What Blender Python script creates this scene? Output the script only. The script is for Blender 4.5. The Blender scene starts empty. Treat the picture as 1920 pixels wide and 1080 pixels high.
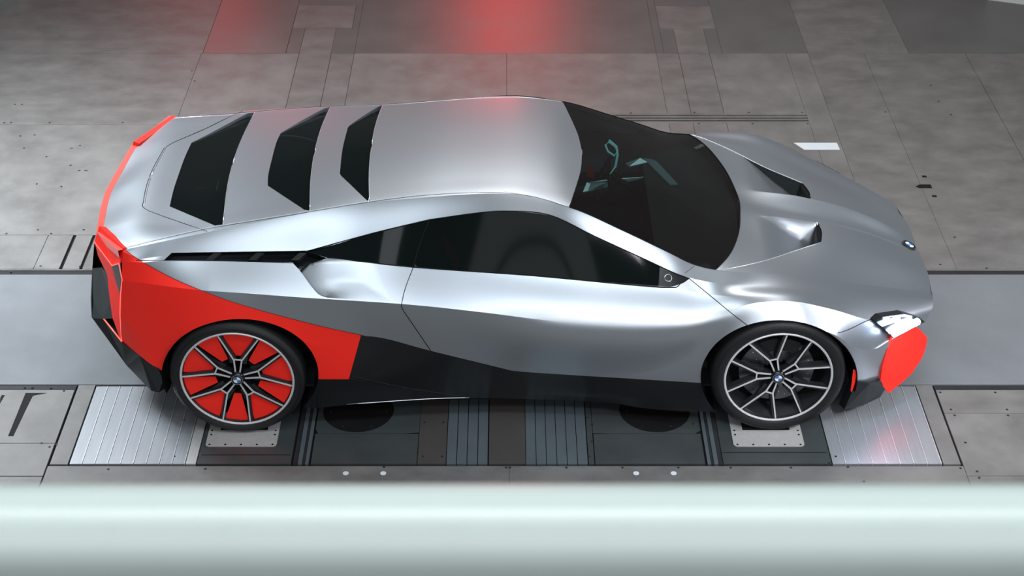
import bpy, bmesh, math, random
import numpy as np
from mathutils import Vector, Matrix
R = math.radians
random.seed(4); rng = np.random.RandomState(4)
sc = bpy.context.scene
COL = sc.collection

# ------------------------------------------------------------------ camera
F, U0, V0, PITCH = 3000.0, 948.0, 540.0, R(33.6)
CAM = np.array([-.0125, -7.607, 5.323])
DV = np.array([0, math.cos(PITCH), -math.sin(PITCH)]); UV = np.array([0, math.sin(PITCH), math.cos(PITCH)])
cd = bpy.data.cameras.new('camera'); cam = bpy.data.objects.new('camera', cd); COL.objects.link(cam)
cam.location = CAM; cam.rotation_euler = (math.pi/2 - PITCH, 0, 0)
cd.sensor_width = 36; cd.lens = F/1920*36; cd.shift_x = (960-U0)/1920
cd.clip_start = .05; cd.clip_end = 100
cd.dof.use_dof = True; cd.dof.focus_distance = 8.4; cd.dof.aperture_fstop = 5.0
sc.camera = cam

# ------------------------------------------------------------------ view, world, lights
sc.view_settings.view_transform = 'Standard'; sc.view_settings.look = 'None'
sc.view_settings.gamma = 1; sc.view_settings.use_curve_mapping = False
sc.view_settings.exposure = 0.0
w = bpy.data.worlds.new('hall_light'); sc.world = w; w.use_nodes = True
w.node_tree.nodes['Background'].inputs[0].default_value = (.62, .70, .74, 1)
w.node_tree.nodes['Background'].inputs[1].default_value = .21

def area(name, loc, target, sx, sy, power, col=(1, 1, 1), spread=180):
    l = bpy.data.lights.new(name, 'AREA'); l.shape = 'RECTANGLE'; l.size = sx; l.size_y = sy
    l.energy = power; l.color = col; l.spread = R(spread)
    o = bpy.data.objects.new(name, l); COL.objects.link(o); o.location = loc
    o.rotation_euler = (Vector(target)-Vector(loc)).to_track_quat('-Z', 'Y').to_euler()
    return o
area('camera_side_fill', (0, -15, 8.5), (0, 0, .5), 14, 5, 590, (.95, .98, 1))  # added soft fill behind the camera, brightens the near flank
area('ceiling_lamp', (0.1, -3.5, 6.4), (0.1, -.9, 0), 6.8, 1.0, 190, (.86, .94, 1))
area('rail_fill', (0.0, -6.3, 7.4), (0, -6.6, 3), 9.0, .5, 66, (.92, 1, .98), 80)  # added unseen light that brightens only the top of the handrail
area('ceiling_lamp', (0.9, 3.8, 7.4), (.7, 1.6, 0), 4.5, 1.6, 105, (1, .98, .95), 92)
area('side_fill', (-5.2, 2.0, 4.8), (-3.5, .8, 0), 1.6, 1.2, 150, (.88, .95, 1), 75)  # added unseen light to brighten the floor on the left
area('side_fill', (3.4, -5.6, 5.6), (2.1, -.9, 0), 1.4, 1.0, 34, (.95, .95, 1), 60)  # added fill for the band above the front wheel arch
area('side_fill', (7.2, -1.6, 4.2), (2.3, -.4, 0), 1.2, 1.0, 60, (.95, .95, 1), 80)  # added fill for a brighter nose corner
area('red_wall_lamp', (0.0, 8.6, 2.1), (0, 3.8, 0), .9, .9, 42, (1, .03, .03))
area('red_wall_lamp', (-3.2, 8.6, 2.0), (-2.3, 3.8, 0), .8, .8, 17, (1, .03, .04))

# ------------------------------------------------------------------ materials
def mat(name, base, metal=0, rough=.5, noise=None, bump=0, coat=0, emis=None, estr=0, spec=.5, scale=6, streak=(1, 1, 1), rvar=0):
    m = bpy.data.materials.new(name); m.use_nodes = True
    nt = m.node_tree; b = nt.nodes['Principled BSDF']; L = nt.links
    b.inputs['Base Color'].default_value = (*base, 1); b.inputs['Metallic'].default_value = metal
    b.inputs['Roughness'].default_value = rough; b.inputs['Coat Weight'].default_value = coat
    b.inputs['Coat Roughness'].default_value = .08
    b.inputs['Specular IOR Level'].default_value = spec
    if emis: b.inputs['Emission Color'].default_value = (*emis, 1); b.inputs['Emission Strength'].default_value = estr
    tc = nt.nodes.new('ShaderNodeTexCoord'); mp = nt.nodes.new('ShaderNodeMapping'); mp.inputs['Scale'].default_value = streak
    L.new(tc.outputs['Object'], mp.inputs[0])
    if noise:
        n = nt.nodes.new('ShaderNodeTexNoise'); n.inputs['Scale'].default_value = scale; n.inputs['Detail'].default_value = 7
        n.inputs['Roughness'].default_value = .65; L.new(mp.outputs[0], n.inputs['Vector'])
        r = nt.nodes.new('ShaderNodeValToRGB'); r.color_ramp.elements[0].position = .3; r.color_ramp.elements[1].position = .72
        r.color_ramp.elements[0].color = (*[c*(1-noise) for c in base], 1); r.color_ramp.elements[1].color = (*[min(1, c*(1+noise)) for c in base], 1)
        L.new(n.outputs['Fac'], r.inputs[0]); L.new(r.outputs[0], b.inputs['Base Color'])
        if rvar:
            mr = nt.nodes.new('ShaderNodeMapRange'); mr.inputs['To Min'].default_value = rough-rvar; mr.inputs['To Max'].default_value = rough+rvar
            L.new(n.outputs['Fac'], mr.inputs[0]); L.new(mr.outputs[0], b.inputs['Roughness'])
    if bump:
        n2 = nt.nodes.new('ShaderNodeTexNoise'); n2.inputs['Scale'].default_value = 140; n2.inputs['Detail'].default_value = 3
        L.new(tc.outputs['Object'], n2.inputs['Vector'])
        bp = nt.nodes.new('ShaderNodeBump'); bp.inputs['Strength'].default_value = bump; bp.inputs['Distance'].default_value = .002
        L.new(n2.outputs['Fac'], bp.inputs['Height']); L.new(bp.outputs[0], b.inputs['Normal'])
    return m
def glass(name, tint, trans, spec=.35):
    m = bpy.data.materials.new(name); m.use_nodes = True; nt = m.node_tree; nt.nodes.clear(); L = nt.links
    o = nt.nodes.new('ShaderNodeOutputMaterial'); mx = nt.nodes.new('ShaderNodeMixShader'); t = nt.nodes.new('ShaderNodeBsdfTransparent')
    p = nt.nodes.new('ShaderNodeBsdfPrincipled'); p.inputs['Base Color'].default_value = (*tint, 1); p.inputs['Roughness'].default_value = .07; p.inputs['Specular IOR Level'].default_value = spec
    t.inputs[0].default_value = (.8, .95, .95, 1); mx.inputs[0].default_value = 1-trans
    L.new(t.outputs[0], mx.inputs[1]); L.new(p.outputs[0], mx.inputs[2]); L.new(mx.outputs[0], o.inputs[0])
    return m
M = dict(
    silver=mat('frosted_silver_paint', (.415, .445, .485), .92, .38, bump=.05, noise=.03, scale=300),
    silver_edge=mat('edge_highlight_silver', (.8, .83, .87), .9, .28, noise=.03),  # paler than the body silver: light caught on edges, put into the colour
    red=mat('glowing_orange_red_paint', (1.0, .024, .014), 0, .45, noise=.02, spec=.3),
    redlip=mat('red_edge_paint', (.95, .10, .08), 0, .3, noise=.03, coat=.5),
    black=mat('gloss_black_trim', (.006, .007, .008), 0, .2, noise=.3, spec=.45, scale=3),
    matteblack=mat('matte_black_plastic', (.007, .008, .008), 0, .6, noise=.2, spec=.08),
    graphite=mat('dark_satin_trim', (.012, .015, .015), .0, .34, noise=.12, spec=.18),
    rubber=mat('tyre_rubber', (.009, .010, .011), 0, .55, noise=.2, spec=.35),
    rim=mat('machined_rim_face', (.66, .66, .67), .25, .35, noise=.05),
    rimdark=mat('black_rim_body', (.014, .015, .017), .0, .4, noise=.2),
    disc=mat('brake_steel', (.16, .16, .17), .9, .35, noise=.1),
    glass=glass('dark_tinted_glass', (.008, .006, .006), .30, .16),
    glassdark=glass('black_tinted_glass', (.004, .006, .006), .05, .08),
    emblem_blue=mat('emblem_blue', (.03, .14, .45), 0, .3, noise=.05),
    emblem_white=mat('emblem_white', (.85, .88, .9), 0, .3, noise=.05),
    chrome=mat('chrome', (.8, .8, .82), 1, .12, noise=.02),
    lamp=mat('headlight_glow', (1, 1, 1), 0, .3, emis=(.62, .78, 1), estr=34, noise=.01),
    redlamp=mat('tail_light_glow', (.9, .1, .08), 0, .3, emis=(1, .12, .09), estr=1.3, noise=.02),
    cabin=mat('cabin_trim', (.018, .018, .018), 0, .6, noise=.2),
    cabinred=mat('cabin_red_trim', (.6, .03, .02), 0, .5, noise=.1),
    crystal=mat('cabin_light_trim', (.35, .55, .55), .3, .2, noise=.1),
    crystal2=mat('lit_cyan_crystal', (.3, .7, .7), 0, .2, emis=(.25, .8, .75), estr=.45, noise=.02),
    floor=mat('grey_coated_steel_floor', (.138, .134, .129), .0, .50, noise=.27, scale=3.6, rvar=.06, streak=(1, 1.6, 1)),
    floor2=mat('grey_steel_plate', (.148, .145, .140), .0, .50, noise=.28, scale=3.1, rvar=.07),
    floordark=mat('dark_grey_floor_coating', (.105, .102, .099), .0, .40, noise=.16, scale=2.2, rvar=.05),
    belt=mat('blue_grey_belt_steel', (.165, .176, .19), .0, .33, noise=.13, scale=1.8, rvar=.05),
    pit=mat('dark_joint', (.010, .010, .011), 0, .6, noise=.2, spec=.1),
    channel=mat('dark_channel_steel', (.026, .027, .030), .1, .45, noise=.2, spec=.2),
    plank=mat('brushed_aluminium_plank', (.40, .42, .45), .55, .34, noise=.10, scale=4, streak=(30, 1, 1)),
    plankedge=mat('bright_aluminium_edge', (.8, .82, .85), .6, .3, noise=.05),
    plankdim=mat('shaded_ribbed_plate', (.105, .13, .145), .3, .34, noise=.12, scale=4),  # ribs beside the car, its shadow put into the dim colour
    shadowplate=mat('shaded_dark_steel', (.055, .064, .066), .2, .32, noise=.18, scale=4, rvar=.06),  # dark plates, with the car's shadow and reflection mixed into the colour
    brownplate=mat('shaded_brown_plate', (.062, .056, .053), .1, .4, noise=.12, scale=4),  # brown plates, colour lowered further for the car's shadow
    pad=mat('light_perforated_plate', (.36, .36, .35), .1, .5, noise=.08, scale=40),
    whitepaint=mat('white_marking', (.62, .68, .72), 0, .5, noise=.06),
    rail=mat('white_enamel_tube', (.50, .56, .55), 0, .34, noise=.02),
    wall=mat('white_wall', (.75, .75, .74), 0, .6, noise=.03),
)

# ------------------------------------------------------------------ object helpers
def tag(o, label, cat=None, group=None):
    o['label'] = label
    if cat: o['category'] = cat
    if group: o['group'] = group
    return o
def empty(name, loc=(0, 0, 0)):
    o = bpy.data.objects.new(name, None); COL.objects.link(o); o.location = loc; o.empty_display_size = .2
    return o
def link(name, me, parent=None):
    o = bpy.data.objects.new(name, me); COL.objects.link(o)
    if parent is not None: o.parent = parent
    return o
def mesh_obj(name, verts, faces, m, parent=None, smooth=False, angle=None):
    me = bpy.data.meshes.new(name); me.from_pydata([tuple(map(float, v)) for v in verts], [], [tuple(f) for f in faces])
    me.materials.append(m); me.validate()
    if smooth:
        me.shade_smooth()
        if angle: me.set_sharp_from_angle(angle=R(angle))
    return link(name, me, parent)
class MB:
    def __init__(s): s.v = []; s.f = []
    def add(s, v, f):
        n = len(s.v); s.v += [tuple(map(float, p)) for p in v]; s.f += [tuple(i+n for i in q) for q in f]
    def box(s, x0, x1, y0, y1, z0, z1):
        s.add([(x0, y0, z0), (x1, y0, z0), (x1, y1, z0), (x0, y1, z0), (x0, y0, z1), (x1, y0, z1), (x1, y1, z1), (x0, y1, z1)],
              [(3, 2, 1, 0), (4, 5, 6, 7), (0, 1, 5, 4), (1, 2, 6, 5), (2, 3, 7, 6), (3, 0, 4, 7)])
    def prism(s, poly, z0, z1):          # poly: ccw list of (x,y)
        n = len(poly)
        s.add([(x, y, z0) for x, y in poly]+[(x, y, z1) for x, y in poly],
              [tuple(range(n))[::-1], tuple(range(n, 2*n))]+[(i, (i+1) % n, n+(i+1) % n, n+i) for i in range(n)])
    def tube(s, pts, r, seg=8, closed=False):
        pts = [Vector(p) for p in pts]; n = len(pts); base = len(s.v)
        for i, p in enumerate(pts):
            a = pts[(i-1) % n] if (i > 0 or closed) else p; b = pts[(i+1) % n] if (i < n-1 or closed) else p
            t = (b-a).normalized(); ref = Vector((0, 0, 1)) if abs(t.z) < .9 else Vector((1, 0, 0))
            e1 = t.cross(ref).normalized(); e2 = t.cross(e1)
            for k in range(seg):
                an = 2*math.pi*k/seg; s.v.append(tuple(p+e1*math.cos(an)*r+e2*math.sin(an)*r))
        for i in range(n if closed else n-1):
            for k in range(seg):
                a = base+i*seg+k; b = base+i*seg+(k+1) % seg; c = base+((i+1) % n)*seg+(k+1) % seg; d_ = base+((i+1) % n)*seg+k
                s.f.append((a, b, c, d_))
        if not closed:
            s.f.append(tuple(base+k for k in range(seg))[::-1]); s.f.append(tuple(base+(n-1)*seg+k for k in range(seg)))
    def build(s, name, m, parent=None, smooth=False, angle=None): return mesh_obj(name, s.v, s.f, m, parent, smooth, angle)
def ray(u, v):
    return DV+UV*(-(v-V0)/F)+np.array([(u-U0)/F, 0, 0])
def G(u, v, z=0.0):                       # floor point seen at a place of the photograph
    r = ray(u, v); t = (z-CAM[2])/r[2]; p = CAM+r*t; return float(p[0]), float(p[1])
def P(u, v, Y):                           # point on the near side of the car, Y metres from its centre line
    r = ray(u, v); t = (-Y-CAM[1])/r[1]; p = CAM+r*t; return (float(p[0]), Y, float(p[2]))
def PN(u, v, Y):
    x, y, z = P(u, v, Y); return Vector((x, -y, z))

# ------------------------------------------------------------------ floor and walls
floor = MB(); floor.box(-9, 9, -9, 9.5, -.30, -.012)
floor = floor.build('floor', M['pit']); floor['kind'] = 'structure'
def plate(x0, x1, y0, y1, m='floor', g=.002, z0=-.0119, z1=0, name='floor_plate'):
    b = MB(); b.box(x0+g, x1-g, y0+g, y1-g, z0, z1); return b.build(name, M[m], floor)
def polyplate(pts, m='floor', z1=0, name='floor_plate'):
    b = MB(); a = sum(pts[i][0]*pts[(i+1) % len(pts)][1]-pts[(i+1) % len(pts)][0]*pts[i][1] for i in range(len(pts)))
    if a < 0: pts = pts[::-1]
    b.prism(pts, -.0119, z1); return b.build(name, M[m], floor)
# behind the track: row A up to y=3.676, row B beyond
YA, YB, YC = .613, 3.676, 9.3
plate(-8.8, -4.05, 2.5, YB); plate(-4.05, -2.36, 2.5, YB, g=.0012)
plate(-8.8, -4.05, 1.01, 2.5); plate(-4.05, -2.36, 1.01, 2.5, 'floor2', g=.0012)
plate(-8.8, -2.904, YA, 1.01, 'floor2'); plate(-2.904, -2.746, YA, 1.01, 'floor2')
plate(-2.728, -2.622, YA, 1.01, 'floor2'); plate(-2.606, -2.36, YA, 1.01, 'floor')
plate(-2.36, -1.605, YA, YB, 'floor2'); plate(-1.605, -1.357, YA, YB, 'floor'); plate(-1.357, -1.18, YA, YB, 'floor')
plate(-1.18, -.005, YA, YB, 'floor2', g=.0012)
for yy in ((YA, 2.53), (2.673, YB)):
    plate(-.005, 1.15, *yy, 'floor2', g=.0012)
    plate(1.15, 1.321, *yy, 'floor', g=.001); plate(1.321, 1.56, *yy, 'floor'); plate(1.56, 2.149, *yy, 'floor2', g=.001)
plate(-.005, .6, 2.53, 2.673, 'floor2', g=.0012)
plate(2.149, 2.32, YA, YB, 'floor2', g=.001); plate(2.32, 2.75, YA, YB, 'floor', g=.001); plate(2.75, 3.53, YA, YB, 'floor', g=.001); plate(3.53, 8.8, YA, YB, 'floor')
plate(-8.8, -2.35, YB, YC, 'floor'); plate(-2.35, -1.71, YB, YC, 'floordark'); plate(-1.71, -1.605, YB, 4.14, 'floordark')
plate(-1.605, -1.36, YB, 4.14, 'floor', g=.001); plate(-1.36, -1.18, YB, 4.14, 'floordark', g=.001)
plate(-1.71, -1.233, 4.14, 4.59, 'floor'); plate(-1.233, -1.18, 4.14, 4.59, 'floordark', g=.001); plate(-1.71, -1.18, 4.59, YC, 'floordark', g=.001)
plate(-1.18, 1.15, YB, YC, 'floordark', g=.001); plate(1.15, 1.21, YB, YC, 'floordark', g=.001)
plate(1.21, 1.66, 4.13, 4.58, 'floor', g=.001); plate(1.21, 1.32, YB, 4.13, 'floordark', g=.001); plate(1.32, 1.56, YB, 4.13, 'floor', g=.001)
plate(1.56, 1.66, YB, 4.13, 'floordark', g=.001); plate(1.21, 1.66, 4.58, YC, 'floordark', g=.001); plate(1.66, 2.32, YB, YC, 'floordark', g=.001)
plate(2.32, 3.10, YB, YC, 'floor', g=.001); plate(3.10, 8.8, YB, YC, 'floordark', g=.001)
# rail slots behind the bonnet: three dark grooves between bright lands
for y0, y1 in ((2.53, 2.552), (2.575, 2.592), (2.612, 2.630), (2.652, 2.673)):
    plate(.6, 2.149, y0, y1, 'floor2', g=0, name='groove_land')
plate(.6, 2.149, 2.552, 2.575, 'channel', g=0, z1=-.007, name='groove'); plate(.6, 2.149, 2.592, 2.612, 'channel', g=0, z1=-.007, name='groove')
# moving-belt track across the picture with its two dark joints
plate(-8.8, 8.8, -.557, .553, 'belt', g=.001, name='belt_plate')
plate(-8.8, 8.8, .556, .600, 'channel', g=0, z1=-.004, name='channel_strip'); plate(-8.8, 8.8, .600, .611, 'floor2', g=0, name='channel_edge')
plate(-8.8, -2.375, -.600, -.560, 'channel', g=0, z1=-.004, name='channel_strip'); plate(2.345, 8.8, -.600, -.560, 'channel', g=0, z1=-.004, name='channel_strip')
# left of the wheel pit
plate(-2.79, -2.375, -1.066, -.604, 'floor2'); plate(-3.35, -2.79, -.72, -.604, 'floor2', g=0)
plate(-3.35, -2.83, -1.066, -.72, 'floor2', g=0); 
plate(-2.79, -2.79+.001, -1.0, -.66, 'floor2')
plate(-8.8, -3.35, -1.066, -.604, 'floor'); plate(-8.8, -2.375, -1.333, -1.066, 'floor2', g=.003); plate(-8.8, -2.375, -3.2, -1.333, 'floor', g=.003)
# right of the wheel pit
plate(2.345, 8.8, -.813, -.604, 'floor'); plate(2.345, 8.8, -1.330, -.813, 'floor2', g=.0015); plate(2.345, 8.8, -3.2, -1.330, 'floor', g=.0015)
# frame and front band
plate(-2.365, -2.270, -1.240, -.560, 'floor2'); plate(2.245, 2.337, -1.240, -.560, 'floor2')
plate(-2.37, .006, -3.2, -1.252, 'floor', g=.001); plate(.006, 2.345, -3.2, -1.252, 'floor', g=.001)
plate(-8.8, 8.8, -8.8, -3.2, 'floor')
Y0, Y1 = -1.236, -.575
def planks(x0, x1, n, m, e, gap=.003, edge=True, side=1):
    wd = (x1-x0)/n
    for i in range(n):
        a = x0+i*wd
        plate(a, a+wd-.006, Y0, Y1, m, g=0, z1=.001, name='plank')
        plate(a+wd-.006, a+wd-.002, Y0, Y1, e, g=0, z1=.0035, name='plank_edge')
planks(-2.262, -1.665, 9, 'plank', 'plankedge')
plate(-1.665, -1.61, Y0, Y1, 'pad', g=.002, name='bolted_strip')
planks(1.676, 2.240, 8, 'plank', 'plankedge')
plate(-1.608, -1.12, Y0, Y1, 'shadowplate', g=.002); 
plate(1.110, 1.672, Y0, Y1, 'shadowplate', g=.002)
plate(-1.59, -1.13, -1.165, -1.160, 'pit', g=0, z1=.0008, name='joint'); plate(1.12, 1.66, -1.145, -1.140, 'pit', g=0, z1=.0008, name='joint')
for s in (-1, 1):
    for a, b_, mm, zz in ((1.03, 1.048, 'plankdim', .0), (1.05, 1.062, 'channel', -.004), (1.064, 1.086, 'plankdim', 0), (1.088, 1.11, 'channel', -.004)):
        plate(min(s*a, s*b_), max(s*a, s*b_), Y0, Y1, mm, g=0, z1=zz, name='guide_rail')
# plates with round wells
def well_plate(cx, x0, x1, cy=-.785, r=.19):
    n = 48; vs = []; fs = []
    ring = [(cx+r*math.cos(2*math.pi*k/n), cy+r*math.sin(2*math.pi*k/n)) for k in range(n)]
    ylo = -.985
    out = []
    for k in range(n):
        c, s = math.cos(2*math.pi*k/n), math.sin(2*math.pi*k/n)
        t = min(((x1-cx)/c if c > 1e-6 else 9), ((x0-cx)/c if c < -1e-6 else 9), ((Y1-cy)/s if s > 1e-6 else 9), ((ylo-cy)/s if s < -1e-6 else 9))
        out.append((cx+t*c, cy+t*s))
    vs = [(x, y, 0) for x, y in ring]+[(x, y, 0) for x, y in out]+[(x, y, -.011) for x, y in ring]
    for k in range(n):
        j = (k+1) % n; fs.append((k, n+k, n+j, j)); fs.append((k, j, 2*n+j, 2*n+k))
    mesh_obj('well_plate', vs, fs, M['shadowplate'], floor)
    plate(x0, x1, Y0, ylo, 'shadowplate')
    b = MB(); b.prism([(cx+(r-.004)*math.cos(2*math.pi*k/n), cy+(r-.004)*math.sin(2*math.pi*k/n)) for k in range(n)], -.0119, -.009); b.build('well_cover', M['pit'], floor)
    b = MB()
    for k in range(0, n, 8):
        b.prism([(cx+.15*math.cos(2*math.pi*k/n)+.006*math.cos(a), cy+.15*math.sin(2*math.pi*k/n)+.006*math.sin(a)) for a in [2*math.pi*q/6 for q in range(6)]], -.009, -.005)
    b.build('bolt_ring', M['disc'], floor)
well_plate(-.805, -1.02, -.47); well_plate(.79, .449, 1.02)
plate(-.47, -.32, Y0, Y1, 'brownplate')
for i in range(4): plate(-.318+i*.054, -.318+i*.054+.05, Y0, Y1, 'plankdim', g=0, z1=.001 if i % 2 else .0005, name='rib')
plate(-.10, .092, Y0, Y1, 'brownplate', g=.001)
for i in range(6): plate(.094+i*.0535, .094+i*.0535+.050, Y0, Y1, 'plankdim', g=0, z1=.001 if i % 2 else .0005, name='rib')
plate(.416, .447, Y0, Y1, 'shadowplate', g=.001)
# light pads under the wheels
def pad(cx):
    b = MB(); x0, x1, y0, y1, r = cx-.186, cx+.186, -1.098, -.80, .022
    pts = []
    for (px, py, a0) in ((x1-r, y0+r, -90), (x1-r, y1-r, 0), (x0+r, y1-r, 90), (x0+r, y0+r, 180)):
        for k in range(5): a = R(a0+k*22.5); pts.append((px+r*math.cos(a), py+r*math.sin(a)))
    b.prism(pts, .0005, .004); o = b.build('wheel_pad_plate', M['pad'], floor)
    b = MB(); b.box(cx-.125, cx+.125, -.962, -.86, .0041, .0048); b.build('pad_window', M['pit'], o)
    b = MB()
    for k in range(5):
        for (x, y) in ((cx-.165+.0825*k, -1.082),): b.prism([(x+.006*math.cos(a), y+.006*math.sin(a)) for a in [math.pi*q/4 for q in range(8)]], .004, .0047)
    for sx in (-1, 1):
        for y in (-1.0, -.965): x = cx+sx*.168; b.prism([(x+.006*math.cos(a), y+.006*math.sin(a)) for a in [math.pi*q/4 for q in range(8)]], .004, .0047)
    b.build('pad_bolts', M['pit'], o)
pad(-1.398); pad(1.367)
for pl in ([(48, 737), (88, 737), (62, 742), (57, 751), (25, 818), (15, 818)], [(0, 757), (0, 748), (3, 741), (9, 741)]):
    b = MB(); g_ = [G(*c) for c in pl]
    if sum(g_[i][0]*g_[(i+1) % len(g_)][1]-g_[(i+1) % len(g_)][0]*g_[i][1] for i in range(len(g_))) < 0: g_ = g_[::-1]
    b.prism(g_, 0, .0008); b.build('floor_recess', M['pit'], floor)
# markings, bolts, small openings
for x in (-.831, -.639, .656, .848):
    b = MB(); b.prism([(x+.015*math.cos(a), -1.31+.015*math.sin(a)) for a in [math.pi*q/10 for q in range(20)]], .0, .0015); b.build('marker_disc', M['whitepaint'], floor)
b = MB(); b.prism([G(1508, 281), G(1575, 281), G(1569, 268), G(1488, 268)], 0, .0015); b.build('white_floor_mark', M['whitepaint'], floor)
b = MB(); b.prism([G(1724, 353), G(1748, 353), G(1745, 346), G(1724, 346), G(1717, 350)], 0, .0012); b.build('floor_socket', M['pit'], floor)
for (u, v) in ((1733, 331), (1752, 368)):
    x, y = G(u, v); b = MB(); b.box(x-.015, x+.015, y-.012, y+.012, 0, .0012); b.build('floor_socket', M['pit'], floor)
bolts = []
for (u, v) in ((76, 499), (20, 510), (150, 500), (200, 509), (46, 726), (60, 726), (95, 727), (120, 733), (203, 880), (385, 879), (557, 868), (720, 876), (949, 877), (956, 877), (1062, 877), (1167, 877), (1272, 877),
               (1370, 877), (1483, 877), (1590, 876), (1763, 736), (1866, 736), (1783, 768), (1888, 768), (1790, 779), (1890, 779), (1810, 830), (1832, 884), (1836, 896), (1620, 903), (1801, 878), (230, 230), (93, 230),
               (28, 196), (41, 196), (8, 230), (21, 230), (38, 255), (65, 253), (150, 273), (45, 278), (87, 294), (132, 310), (148, 320), (160, 320), (69, 345), (115, 350), (12, 438), (71, 431), (96, 438), (157, 431),
               (1760, 190), (1783, 215), (1745, 160), (1660, 210), (1790, 445), (1763, 496), (1680, 500), (1850, 503), (344, 788), (327, 856), (796, 792), (831, 792), (793, 856), (829, 856), (1101, 783), (1110, 796), (1110, 828), (1105, 856), (1300, 795), (1335, 856),
               (1183, 212), (1302, 211), (1404, 211), (1504, 211), (1310, 232), (1411, 232), (1514, 232), (78, 831), (106, 833), (93, 838), (388, 218), (360, 133), (365, 152), (1555, 868), (1567, 856)):
    bolts.append(G(u, v))
b = MB()
for x, y in bolts: b.prism([(x+.0075*math.cos(a), y+.0075*math.sin(a)) for a in [math.pi*q/3 for q in range(6)]], .0005, .0016)
o = b.build('floor_bolts', M['channel'], floor); o['kind'] = 'stuff'
# scuffs
b = MB()
for (u, v, du) in ((134, 834-556, 7), (265, 880-586, 8), (133, 310, 4), (149, 320, 6), (163, 320, 5), (115, 350, 4), (70, 345, 3)):
    x, y = G(u, v); b.box(x-du*.0015, x+du*.0015, y-.004, y+.004, 0, .0008)
o = b.build('floor_scuffs', M['channel'], floor); o['kind'] = 'stuff'
# tunnel walls: the white feet of the side walls cut the far corners
def wallmb(name, a, b_, th, h):
    d = Vector((b_[0]-a[0], b_[1]-a[1])).normalized(); n = Vector((-d.y, d.x))*th
    m = MB(); pts = [a, b_, (b_[0]+n.x, b_[1]+n.y), (a[0]+n.x, a[1]+n.y)]
    ar = sum(pts[i][0]*pts[(i+1) % 4][1]-pts[(i+1) % 4][0]*pts[i][1] for i in range(4))
    if ar < 0: pts = pts[::-1]
    m.prism(pts, 0, h); o = m.build(name, M['wall']); o['kind'] = 'structure'; return o
wallmb('wall_left', (-3.98, 4.72), (-9, 4.16), -.25, .5)
wallmb('wall_right', (3.96, 4.70), (9.0, 2.9), .25, .5)
wallmb('wall_back', (-9, 9.0), (9, 9.0), .25, 5.5)

# ------------------------------------------------------------------ foreground handrail (white tube out of focus)
hr = empty('handrail', (0, -6.9, 4.0)); tag(hr, 'thick white enamel handrail tube running across the bottom of the picture, out of focus', 'handrail')
def cyl_x(x0, x1, y, z, r, m, name, parent, seg=48):
    b = MB(); b.tube([(x0, y, z), (x1, y, z)], r, seg); o = b.build(name, m, parent, True, 40); o.parent = parent
    o.matrix_parent_inverse = parent.matrix_world.inverted(); return o
bpy.context.view_layer.update()
RD = 1.55; RR = .049
# centre placed so that the tube's upper outline lies under the front edge of the plates
vtop = 908; dv = math.atan((vtop-V0)/F)+math.asin(RR/RD); cy = CAM[1]+RD*math.cos(PITCH+dv); cz = CAM[2]-RD*math.sin(PITCH+dv)
cyl_x(-3.2, 3.2, cy, cz, RR, M['rail'], 'rail_tube', hr)
for x in (-2.4, 2.4):
    b = MB(); b.tube([(x, cy, cz), (x, cy, 3.2)], .03, 20); o = b.build('rail_post', M['rail'], hr, True, 40); o.matrix_parent_inverse = hr.matrix_world.inverted()

# ================================================================== THE CAR
car = empty('sports_car')
tag(car, 'low silver concept sports car with orange-red rear flank, lit headlights, standing on floor plates', 'car')
def pchip(xk, yk, x):
    xk = np.array(xk); yk = np.array(yk); h = np.diff(xk); dl = np.diff(yk)/h; n = len(xk); m = np.zeros(n)
    for i in range(1, n-1):
        if dl[i-1]*dl[i] > 0:
            w1 = 2*h[i]+h[i-1]; w2 = h[i]+2*h[i-1]; m[i] = (w1+w2)/(w1/dl[i-1]+w2/dl[i])
    m[0] = dl[0]; m[-1] = dl[-1]
    i = np.clip(np.searchsorted(xk, x)-1, 0, n-2); t = (x-xk[i])/h[i]
    return (2*t**3-3*t**2+1)*yk[i]+(t**3-2*t**2+t)*h[i]*m[i]+(-2*t**3+3*t**2)*yk[i+1]+(t**3-t**2)*h[i]*m[i+1]
C0 = [(-2.18, 0, .902), (-2.10, 0, .945), (-1.93, 0, 1.0), (-1.78, 0, 1.018), (-1.46, 0, 1.082), (-1.02, 0, 1.152), (-.7, 0, 1.193), (-.3, 0, 1.228), (0, 0, 1.237), (.22, 0, 1.212), (.403, 0, 1.150), (.85, 0, 1.0), (1.22, 0, .862), (1.30, 0, .832),
      (1.5, 0, .785), (1.69, 0, .746), (1.9, 0, .689), (2.1, 0, .613), (2.226, 0, .562), (2.296, 0, .535)]
A2 = [(-1.95, .727, .986), (-1.512, .667, 1.057), P(560, 402, .60), P(692, 379, .545), (0, .546, 1.212), (.313, .59, 1.156), P(1163, 430, .635), P(1247, 470, .68), P(1303, 497, .71), P(1343, 506, .735), P(1400, 511, .715), P(1450, 514, .69), P(1520, 521, .65), P(1600, 531, .58), P(1680, 541, .50), P(1747, 550, .43)]
def crown(fr, x):
    zc = pchip([k[0] for k in C0], [k[2] for k in C0], x); y2 = pchip([k[0] for k in A2], [k[1] for k in A2], x); z2 = pchip([k[0] for k in A2], [k[2] for k in A2], x)
    return (x, fr*y2, zc+(z2-zc)*fr**2.2)
XS = [-1.75, -1.46, -1.02, -.7, -.3, 0, .22]
A1 = [(-2.166, .195, .904), (-1.93, .25, 1.0)]+[crown(.42, x) for x in XS]+[(.403, .25, 1.143), (.85, .2, .994), (1.22, .135, .864), (1.33, .128, .837), (1.52, .129, .815), (1.69, .127, .785), (1.9, .12, .730), (2.1, .105, .648), (2.23, .09, .575), (2.303, .086, .532)]
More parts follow.
